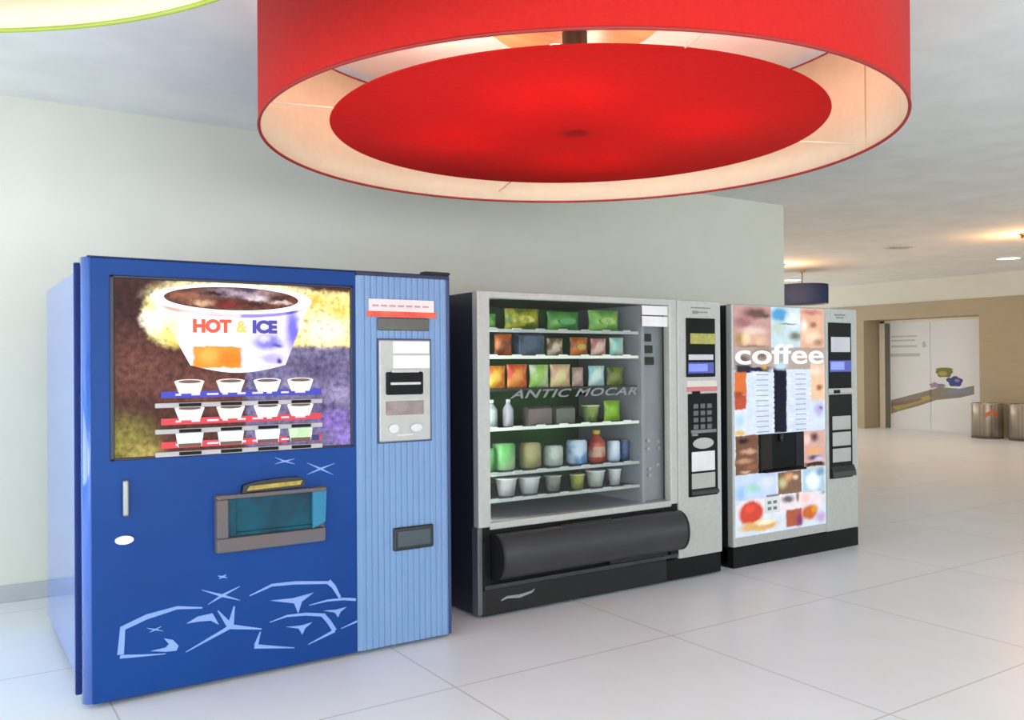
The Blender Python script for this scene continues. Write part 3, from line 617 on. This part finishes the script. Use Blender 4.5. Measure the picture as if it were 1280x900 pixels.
# ------------------------------------------------------------------ coffee machine
def coffee_machine():
    W_ = 1.285
    t = thing('coffee_vending_machine', 'silver coffee machine with bright picture front beside the open hall', 'vending machine', (4.2426, 3.89, 0))
    MB().box(.0, W_-.004, .045, 1.15, .02, 1.685, .008).build('cabinet', DARKSIDE, t)
    MB().box(.0, W_+.005, .0, 1.12, .0, .130, .006).build('plinth', BLACK, t)
    MB().box(-.004, .930, -.006, .046, .135, 1.690, .008).build('door', SILVER, t)
    pc = MB().box(.932, W_, -.006, .046, .132, 1.690, .008).build('payment_column', SILVER, t)
    blobs = [
        # top row of photographs
        ('r', .185, 1.49, .185, .20, (196, 152, 146), .04), ('e', .22, 1.635, .14, .04, (112, 78, 74), .7), ('e', .10, 1.575, .10, .04, (160, 108, 108), .8), ('e', .20, 1.52, .13, .03, (238, 206, 196), .8), ('e', .06, 1.46, .05, .05, (170, 138, 84), .8), ('e', .13, 1.47, .05, .05, (244, 214, 166), .8), ('e', .25, 1.46, .09, .05, (226, 186, 156), .9), ('e', .19, 1.41, .16, .02, (140, 104, 78), .8), ('e', .31, 1.62, .06, .015, (84, 80, 76), .8),
        ('r', .515, 1.49, .150, .20, (198, 218, 224), .04), ('e', .45, 1.63, .09, .05, (84, 158, 204), .5), ('e', .60, 1.60, .09, .06, (232, 240, 250), .8), ('e', .43, 1.54, .07, .05, (190, 208, 196), .8), ('e', .61, 1.49, .07, .035, (122, 122, 108), .8), ('e', .54, 1.57, .1, .006, (120, 130, 128), .8),
        ('r', .79, 1.49, .130, .20, (230, 178, 148), .05), ('e', .78, 1.655, .12, .02, (202, 128, 122), .8), ('e', .70, 1.56, .04, .05, (250, 240, 230), .8), ('e', .80, 1.57, .04, .02, (160, 110, 84), .8), ('e', .78, 1.49, .10, .05, (250, 218, 190), .8), ('e', .85, 1.45, .06, .03, (178, 138, 116), .8),
        # band round the menu
        ('r', .46, 1.075, .48, .225, (214, 224, 240), .02), ('r', .46, 1.34, .48, .075, (176, 158, 150), .1), ('e', .09, 1.33, .08, .04, (110, 92, 90), .8), ('e', .28, 1.37, .08, .04, (120, 100, 90), .8), ('e', .50, 1.36, .06, .05, (150, 170, 178), .8), ('e', .72, 1.36, .09, .04, (200, 166, 146), .8),
        ('r', .10, 1.27, .08, .03, (44, 36, 50), .4), ('r', .24, 1.27, .12, .016, (24, 26, 62), .5), ('e', .30, 1.285, .03, .02, (206, 160, 70), .8),
        ('r', .07, 1.18, .058, .075, (214, 112, 56), .15), ('r', .07, 1.06, .058, .05, (184, 80, 50), .2), ('e', .05, 1.11, .05, .02, (150, 70, 40), .8), ('e', .06, .94, .05, .05, (176, 206, 238), .8), ('e', .06, .865, .06, .02, (220, 180, 100), .8),
        ('r', .84, 1.18, .085, .14, (238, 200, 168), .25), ('e', .86, 1.14, .04, .025, (172, 96, 50), .8), ('e', .82, 1.25, .06, .03, (250, 226, 206), .8), ('e', .85, .99, .06, .05, (186, 176, 220), .8), ('e', .87, 1.0, .025, .012, (120, 104, 170), .8),
        ('r', .45, 1.06, .066, .225, (2, 5, 34), .12), ('e', .46, 1.29, .07, .03, (190, 218, 230), .7),
        # beside the cup station
        ('r', .125, .72, .11, .128, (116, 80, 62), .06), ('e', .09, .81, .06, .02, (40, 28, 26), .7), ('e', .14, .74, .08, .02, (206, 160, 134), .8), ('e', .10, .68, .08, .02, (190, 140, 110), .8), ('e', .17, .64, .06, .02, (150, 96, 74), .8), ('e', .11, .61, .05, .012, (206, 170, 130), .8),
        ('r', .80, .72, .115, .128, (216, 170, 158), .06), ('e', .80, .80, .05, .035, (96, 62, 60), .8), ('e', .72, .79, .04, .04, (244, 206, 200), .8), ('e', .79, .71, .09, .03, (232, 168, 118), .8), ('e', .80, .66, .08, .02, (70, 60, 110), .8), ('e', .85, .65, .05, .02, (206, 196, 236), .8), ('r', .80, .615, .115, .014, (54, 48, 52), .4),
        # bottom picture
        ('r', .21, .50, .2, .095, (196, 210, 238), .05), ('e', .18, .50, .09, .035, (160, 210, 200), .9), ('e', .06, .47, .05, .05, (150, 190, 240), .8), ('e', .32, .53, .08, .04, (220, 226, 244), .8),
        ('r', .54, .51, .12, .075, (132, 98, 80), .06), ('e', .53, .55, .06, .03, (224, 160, 118), .8), ('e', .47, .51, .05, .04, (200, 190, 140), .8), ('e', .60, .54, .03, .02, (230, 200, 180), .8),
        ('r', .79, .50, .115, .10, (176, 204, 220), .10), ('e', .78, .50, .08, .07, (240, 252, 255), .6), ('e', .86, .56, .05, .03, (120, 160, 196), .8), ('e', .86, .415, .05, .016, (50, 54, 56), .6), ('e', .74, .41, .06, .02, (170, 160, 90), .8),
        ('r', .46, .37, .44, .06, (236, 224, 228), .15), ('e', .16, .34, .12, .085, (206, 74, 54), .25), ('e', .15, .37, .05, .03, (232, 84, 68), .8), ('e', .52, .40, .07, .028, (112, 100, 108), .7), ('e', .62, .41, .02, .04, (150, 116, 90), .7), ('e', .70, .39, .06, .04, (250, 204, 200), .8),
        ('e', .24, .25, .2, .04, (222, 176, 110), .4), ('e', .30, .27, .12, .02, (244, 232, 200), .7), ('r', .58, .27, .085, .06, (176, 92, 66), .2), ('e', .64, .25, .04, .05, (130, 60, 110), .8), ('e', .74, .29, .09, .055, (206, 104, 52), .4), ('e', .79, .31, .04, .03, (226, 156, 50), .8), ('e', .86, .25, .06, .04, (200, 170, 214), .8),
        ('e', .44, .23, .05, .05, (220, 224, 232), .7), ('e', .12, .21, .12, .02, (206, 218, 238), .8)]
    regions = [(.012, .366, 1.303, 1.68), (.366, .660, 1.303, 1.68), (.660, .915, 1.303, 1.68), (.012, .40, .848, 1.303), (.40, .915, .848, 1.303), (.012, .46, .59, .848), (.46, .915, .59, .848), (.012, .40, .197, .59), (.40, .66, .197, .59), (.66, .915, .197, .59)]
    a = MB(); pics = []
    for i, (x0, x1, z0, z1) in enumerate(regions):
        a.box(x0, x1, -.0075, -.004, z0, z1, m=i)
        pics.append(photo_mat('coffee_picture', (214, 224, 236), [q for q in blobs if q[1]+q[3]*.9 > x0 and q[1]-q[3]*.9 < x1 and q[2]+q[4]*.9 > z0 and q[2]-q[4]*.9 < z1], emit=.14, grain=.02, gscale=18))
    art = a.build('picture_front', pics, t)
    text_mb('coffee', .185, .010, 1.306, -.013, -.007, wide=1.98, bold=.003).build('lettering', mat('white_lettering', (244, 243, 240), .5, emit=.16), art)
    # menu buttons
    bt = mat('menu_white', (226, 232, 246), .4, emit=.12, rgb2=(206, 216, 236), scale=20); tx = mat('menu_print', (150, 158, 164), .5, emit=.15)
    for r in range(12):
        z = 1.235-r*.0338
        for c, (x0, x1) in enumerate(((.128, .385), (.515, .762))):
            b = MB().box(x0, x1, -.016, -.006, z-.0135, z+.0135, .004, m=0).box(x0+.08, x1-.06, -.0165, -.015, z-.004, z+.002, m=1)
            b.build('menu_button', [bt, tx], art)
    lb = MB().box(.29, .43, -.0135, -.008, .325, .425, m=0)
    for i in range(2):
        for j in range(2): lb.box(.31+j*.055, .345+j*.055, -.0145, -.013, .345+i*.04, .365+i*.04, m=1)
    lb.box(.30, .42, -.0145, -.013, .432, .445, m=2)
    lb.build('small_sticker', [WHITE, mat('sticker_green_grey', (110, 130, 128), .5), mat('sticker_grey', (150, 140, 150), .5)], art)
    # cup station: flat plate on the door, its recess shade painted in black
    n = MB().box(.232, .685, -.012, -.005, .592, .845, .004)
    n.build('cup_station', mat('station_shade', (8, 8, 12), .5, spec=.15), t)
    MB().box(.25, .36, -.0135, -.0115, .60, .838).build('station_cheek', mat('station_brown', (38, 32, 28), .5, spec=.2), t)
    MB().box(.60, .672, -.0135, -.0115, .61, .838).build('station_cheek', mat('station_slate', (28, 31, 35), .5, spec=.2), t)
    MB().xprism([(-.012, .592), (-.05, .596), (-.05, .606), (-.012, .612)], .27, .66).build('drip_tray', BLACK, t)
    MB().lathe([(.0, 0), (.012, 0), (.014, .05), (0, .05)], 16, (.44, -.022, .79)).build('spout', mat('spout_dark', (30, 30, 34), .3), t)
    # payment column fittings
    MB().box(1.03, 1.15, -.009, -.005, 1.640, 1.650).box(1.05, 1.13, -.009, -.005, 1.622, 1.631).build('maker_marking', mat('marking_grey2', (128, 134, 130), .5), pc)
    d1 = MB().box(.958, 1.208, -.014, -.005, 1.128, 1.590, .004).build('display_unit', BLACK, pc)
    MB().box(.978, 1.19, -.018, -.013, 1.384, 1.490, .004).build('notice_plate', mat('plate_lav', (206, 206, 214), .45), d1)
    MB().box(.962, 1.204, -.017, -.013, 1.245, 1.325, .004, m=0).box(.972, 1.12, -.018, -.016, 1.26, 1.315, m=1).build('screen', [mat('screen_navy2', (62, 74, 168), .3, emit=.25), mat('screen_blue2', (126, 142, 236), .3, emit=.4)], d1)
    MB().box(.945, 1.225, -.018, -.005, 1.095, 1.130, .004, m=0).box(1.0, 1.07, -.021, -.016, 1.095, 1.118, .003, m=1).build('coin_slot', [SILVER, BLACK], pc)
    d2 = MB().box(.960, 1.212, -.014, -.005, .498, 1.086, .004).build('payment_unit', mat('unit_black', (24, 24, 26), .5, spec=.18), pc)
    for z0, z1 in ((.838, .935), (.725, .822), (.612, .708)):
        MB().box(.985, 1.186, -.020, -.013, z0, z1, .004).build('notice_plate', mat('notice_grey2', (182, 183, 180), .45), d2)
    MB().xprism([(-.013, .506), (-.034, .510), (-.03, .545), (-.013, .585)], .97, 1.225).build('coin_return', mat('coin_ret2', (26, 26, 28), .35), d2)
coffee_machine()

# ------------------------------------------------------------------ drum lamps
def drum_lamp(name, label, loc, R, z0, z1, Rd, zd, outer, inner, rim, disc, spokes, power, ceil=2.85, canopy=True, seams=(), big=True):
    t = thing(name, label, 'ceiling lamp', (loc[0], loc[1], ceil), 'drum lamps in the hall')
    a, b, d = z0-ceil, z1-ceil, zd-ceil
    N = 160 if big else 48
    MB().lathe([(R, a), (R, b), (R-.004, b), (R-.004, a), (R, a)], N).build('shade', outer, t)
    li = MB().lathe([(R-.0045, a+.002), (R-.0045, b-.002), (R-.007, b-.002), (R-.007, a+.002), (R-.0045, a+.002)], N)
    lin_ = li.build('shade_lining', inner, t)
    for an in seams:
        c, s = math.cos(an), math.sin(an)
        MB().tube(((R-.009)*c, (R-.009)*s, a+.004), ((R-.009)*c, (R-.009)*s, b-.004), .0035, 6).build('lining_seam', mat('seam_tan', (206, 176, 142), .7), lin_)
    MB().torus((0, 0, a), R-.003, .0065 if big else .004, N, 8).build('lower_rim', rim, t)
    MB().torus((0, 0, b), R-.003, .0065 if big else .004, N, 8).build('upper_rim', rim, t)
    MB().lathe([(0, d), (Rd, d), (Rd+.004, d+.004), (Rd, d+.008), (0, d+.008)], N).build('diffuser_disc', disc, t)
    for an in spokes:
        c, s = math.cos(an), math.sin(an)
        MB().tube((Rd*.985*c, Rd*.985*s, d+.006), ((R-.007)*c, (R-.007)*s, d+.004), .004 if big else .003, 8).build('spoke', mat('spoke_cream', (232, 214, 186), .5), t)
    MB().lathe([(0, 0), (.43 if big else .05, 0), (.43 if big else .05, -.012), (.36 if big else .04, -.07 if big else -.03), (.10 if big else .01, -.09 if big else -.032), (0, -.09 if big else -.032)], 48).build('canopy', mat('canopy_oak', (206, 170, 118), .45, rgb2=(188, 148, 96), scale=6, stretch=(1, 8, 1)), t)
    MB().tube((0, 0, -.03), (0, 0, d+.006), .055 if big else .008, 16).build('stem', mat('stem_dark', (52, 40, 32), .4), t)
    if big:
        for k in range(4):
            an = PI/4+k*PI/2; x, y = .42*R*math.cos(an), .42*R*math.sin(an)
            bl = MB().tube((.02*math.cos(an), .02*math.sin(an), d+.09), (x*.9, y*.9, d+.09), .012, 8).lathe([(.0, -.0), (.02, 0), (.03, .03), (.045, .06), (.03, .1), (0, .11)], 16, (x, y, d+.08))
            bl.build('bulb_arm', WHITE, t)
            l = bpy.data.lights.new('bulb', 'POINT'); l.energy = power; l.color = (1, .84, .70); l.shadow_soft_size = .09
            lo = bpy.data.objects.new('bulb', l); COL.objects.link(lo); lo.parent = t; lo.location = (x, y, d+.22)
    return t
RED_O = mat('red_fabric', (224, 43, 38), .8, rgb2=(217, 40, 36), scale=60, trans=.35, spec=.15, sheen=.08)
RED_D = mat('red_disc_fabric', (228, 40, 36), .75, rgb2=(222, 38, 34), scale=40, trans=.45, spec=.2)
LINING = mat('cream_lining', (253, 234, 208), .8, rgb2=(250, 229, 202), scale=20, trans=.3)
drum_lamp('drum_lamp', 'giant red drum lamp with cream lining above the vending machines', (2.343, 3.036), 1.334, 2.27, 2.815, 1.049, 2.322,
    RED_O, LINING, mat('red_rim', (150, 30, 26), .6), RED_D, [math.radians(x) for x in (168, 252, 337, 72)], 8, seams=[math.radians(x) for x in (-28, 160)])
GRN = mat('green_fabric', (150, 172, 70), .75, rgb2=(142, 164, 64), scale=50, trans=.3, spec=.2)
drum_lamp('drum_lamp', 'lime green rimmed drum lamp with cream lining cut off by the picture corner', (-.5955, 1.77), 1.334, 2.27, 2.815, 1.19, 2.30,
    GRN, LINING, mat('green_rim', (150, 168, 60), .6), GRN, [math.radians(x) for x in (130, 200, 300)], 6)
NAVY = mat('navy_fabric', (66, 84, 130), .75, rgb2=(60, 78, 122), scale=40, trans=.2, spec=.2)
drum_lamp('drum_lamp', 'small navy drum lamp hanging in the hall beyond the wall corner', (12.06, 9.5), .41, 2.29, 2.60, .37, 2.30,
    NAVY, LINING, mat('navy_rim', (60, 70, 96), .6), NAVY, [0, 2.1, 4.2], 0, big=False)

# ------------------------------------------------------------------ hall: printed door, bins, ceiling spots
def hall():
    m_w = mat('door_white', (240, 242, 246), .45, rgb2=(236, 239, 244), scale=2)
    d = MB().box(15.905, 15.95, 8.36, 10.66, .0, 2.14).build('door_1', m_w); struct(d)
    f = MB().box(15.86, 15.91, 10.52, 10.64, 0, 2.13).box(15.86, 15.91, 8.37, 10.62, 2.085, 2.135).box(15.86, 15.91, 8.37, 8.43, 0, 2.13).build('door_frame', mat('frame_cream', (248, 240, 224), .5), d)
    MB().box(15.87, 15.906, 10.43, 10.52, .01, 2.085).build('door_edge', mat('edge_grey', (126, 124, 112), .5), d)
    MB().box(15.902, 15.906, 9.58, 9.588, .01, 2.08).build('door_joint', mat('joint_grey', (190, 192, 196), .5), d)
    def xp(mb, pts, x, m=0):
        n = len(pts); a = sum(pts[i][0]*pts[(i+1) % n][1]-pts[(i+1) % n][0]*pts[i][1] for i in range(n))
        if a > 0: pts = pts[::-1]
        vs = [(x, y, z) for y, z in pts]+[(15.9052, y, z) for y, z in pts]
        mb.add(vs, [list(range(n))]+[list(range(2*n-1, n-1, -1))]+[[i, i+n, (i+1) % n+n, (i+1) % n] for i in range(n)], m)
    p = MB()
    xp(p, [(10.42, .556), (10.197, .611), (9.63, .764), (9.405, .829), (9.002, .807), (8.746, .87), (8.748, .709), (9.004, .643), (9.471, .585), (9.862, .45), (10.2, .359), (10.42, .284)], 15.902, 0)
    xp(p, [(10.40, .431), (9.954, .571), (9.625, .673), (9.561, .613), (9.889, .496), (10.297, .355)], 15.901, 1)
    xp(p, [(10.42, .50), (10.1, .55), (9.8, .62), (9.75, .58), (10.1, .48), (10.42, .43)], 15.9005, 2)
    xp(p, [(9.1, .80), (8.80, .83), (8.80, .74), (9.1, .70), (9.4, .70)], 15.901, 3)
    def el(cy, cz, ry, rz, x, m, n=18, w=.0): xp(p, [(cy+ry*(1+w*math.sin(5*2*PI*k/n))*math.cos(2*PI*k/n), cz+rz*(1+w*math.sin(5*2*PI*k/n))*math.sin(2*PI*k/n)) for k in range(n)], x, m)
    el(9.31, 1.10, .16, .085, 15.900, 4, w=.15); el(9.31, 1.165, .17, .035, 15.8994, 4); el(9.34, 1.09, .09, .045, 15.8988, 1)
    el(9.10, .94, .14, .095, 15.899, 5, w=.12); el(9.22, .97, .05, .04, 15.8984, 5); el(9.06, .96, .05, .03, 15.898, 3)
    el(9.50, .865, .10, .05, 15.8995, 6, w=.2); el(9.37, .86, .08, .035, 15.899, 3)
    for z0, z1, y0, y1 in ((1.80, 1.83, 9.85, 10.4), (1.72, 1.75, 9.9, 10.4), (1.60, 1.64, 9.85, 10.4), (1.42, 1.48, 9.8, 10.42)):
        xp(p, [(y1, z1), (y1, z0), (y0, z0), (y0, z1)], 15.903, 7)
    xp(p, [(9.74, 1.70), (9.68, 1.70), (9.66, 1.60), (9.74, 1.58)], 15.903, 7)
    p.build('door_print', [mat('arm_grey', (150, 140, 122), .5), mat('arm_yellow', (186, 172, 84), .5), mat('arm_mauve', (146, 118, 120), .5), mat('arm_slate', (140, 146, 176), .5), mat('fruit_green', (126, 132, 56), .5), mat('fruit_violet', (66, 70, 150), .5), mat('fruit_pink', (190, 150, 190), .5), mat('text_pale', (204, 208, 204), .5)], d)
    for i, (y, lab) in enumerate(((8.06, 'round steel litter bin with orange mark standing beside the printed door'), (7.43, 'second steel litter bin with dark mark, farther from the printed door'))):
        t = thing('litter_bin', lab, 'bin', (15.06, y, 0), 'steel litter bins by the hall end')
        r = .245
        MB().lathe([(0, .004), (r, .0), (r, .585), (r-.01, .6), (r-.018, .59), (r-.02, .3), (0, .3)], 40).build('bin_body', mat('bin_steel', (204, 196, 182), .3, .6, rgb2=(136, 124, 106), scale=6, lo=.3, hi=.7, stretch=(2.5, 2.5, .02)), t)
        MB().torus((0, 0, .588), r-.004, .012, 40, 8).build('bin_rim', STEEL, t)
        MB().lathe([(r+.002, .0), (r+.002, .03)], 40).build('bin_foot_ring', mat('ring_dark', (90, 84, 78), .4), t)
        # mark on the side facing the camera
        an = PI+math.atan2(y, 15.06)*1.0
        mk = MB()
        a0, a1 = an-.1, an+.75
        if i: a0, a1 = an+.1, an+.7
        vs = []; n = 10
        for k in range(n+1):
            a = a0+(a1-a0)*k/n; zz = .46-.06*abs(k-5)/5
            vs += [((r+.003)*math.cos(a), (r+.003)*math.sin(a), zz-.04), ((r+.003)*math.cos(a), (r+.003)*math.sin(a), zz+.04)]
        mk.add(vs, [[2*k, 2*k+2, 2*k+3, 2*k+1] for k in range(n)])
        mk.build('bin_mark', mat('mark_orange', (206, 112, 70), .5) if i == 0 else mat('mark_dark', (60, 64, 84), .5), t)
    for (x, y, lab) in ((13.4, 6.83, 'bright recessed downlight near the open right end of the hall ceiling'), (13.3, 10.7, 'bright recessed downlight above the navy drum lamp')):
        t = thing('recessed_downlight', lab, 'ceiling light', (x, y, 2.85), 'recessed downlights in the hall')
        MB().lathe([(.16, 0), (.19, 0), (.185, -.008), (.16, -.01), (.155, -.002)], 32).build('trim_ring', WHITE, t)
        MB().lathe([(0, -.004), (.157, -.004)], 32).build('lit_lens', mat('lens_glow', (255, 250, 238), .5, emit=4), t)
        l = bpy.data.lights.new('downlight', 'SPOT'); l.energy = 48; l.color = (1, .86, .68); l.spot_size = 2.2; l.spot_blend = .6; l.shadow_soft_size = .12
        lo = bpy.data.objects.new('downlight', l); COL.objects.link(lo); lo.parent = t; lo.location = (0, 0, -.03)
    for (x, y, lab) in ((11.02, 9.06, 'small dark ceiling spotlight by the wall corner with warm glow'), (11.0, 5.42, 'small ceiling spotlight with warm orange glow near the right picture edge')):
        t = thing('ceiling_spotlight', lab, 'ceiling light', (x, y, 2.85), 'warm ceiling spotlights in the hall')
        MB().lathe([(0, -.02), (.05, -.02), (.055, 0)], 24).build('spot_base', mat('spot_bronze', (96, 78, 58), .4, .5), t)
        MB().lathe([(0, -.05), (.035, -.05), (.035, -.02)], 24).build('spot_head', mat('spot_bronze', (96, 78, 58), .4, .5), t)
        l = bpy.data.lights.new('warm_bulb', 'POINT'); l.energy = 24; l.color = (1, .46, .16); l.shadow_soft_size = .04
        lo = bpy.data.objects.new('warm_bulb', l); COL.objects.link(lo); lo.parent = t; lo.location = (.0, -.0, -.24)
hall()

# ------------------------------------------------------------------ daylight, camera, colour management
def area(name, loc, rot, sx, sy, energy, col):
    l = bpy.data.lights.new(name, 'AREA'); l.shape = 'RECTANGLE'; l.size = sx; l.size_y = sy; l.energy = energy; l.color = col
    o = bpy.data.objects.new(name, l); COL.objects.link(o); o.location = loc; o.rotation_euler = rot
    return o
def daylight():
    w = bpy.data.worlds.new('world'); SC.world = w; w.use_nodes = True
    bg = w.node_tree.nodes['Background']; bg.inputs['Color'].default_value = (.80, .90, 1.0, 1); bg.inputs['Strength'].default_value = 1.0
    # area lamps added inside the windows as daylight, tilted up to brighten the ceiling
    tl = math.radians(22)
    for y, e in ((-1.7, 165), (2.85, 98)): area('window_daylight', (-2.55, y, 1.45), (0, -PI/2-tl, 0), 2.1, 3.7, e, (.88, .94, 1.0))
    for x, wd, e in ((.5, 4.1, 190), (5.2, 3.9, 80), (14.0, 2.3, 90)): area('window_daylight', (x, -4.85, 1.45), (PI/2+tl, 0, 0), wd, 2.1, e, (.97, .98, 1.0))  # last lamp is added at an unseen window to brighten the hall
    area('window_daylight', (11.2, 13.85, 1.5), (-PI/2-tl, 0, 0), 7.5, 2.1, 85, (1.0, .90, .76))  # warm lamp added behind the scene to lift the hall's brightness
daylight()

cam = bpy.data.cameras.new('camera'); co = bpy.data.objects.new('camera', cam); COL.objects.link(co)
F, YAW, PIT, ROL = 1094.98, .5829, .0057, .0074
cam.sensor_width = 36; cam.sensor_fit = 'HORIZONTAL'; cam.lens = F/1280*36; cam.clip_start = .05; cam.clip_end = 100
fw = Vector((math.sin(YAW)*math.cos(PIT), math.cos(YAW)*math.cos(PIT), math.sin(PIT)))
rt = Vector((math.cos(YAW), -math.sin(YAW), 0)); up = rt.cross(fw)
c_, s_ = math.cos(ROL), math.sin(ROL)
rt2 = c_*rt-s_*up; up2 = s_*rt+c_*up
R3 = Matrix((rt2, up2, -fw)).transposed()
co.matrix_world = Matrix.Translation((0, 0, 1.31)) @ R3.to_4x4()
SC.camera = co
vs = SC.view_settings
SC.display_settings.display_device = 'sRGB'
vs.view_transform = 'Standard'; vs.look = 'None'; vs.exposure = .14; vs.gamma = 1.0; vs.use_curve_mapping = False
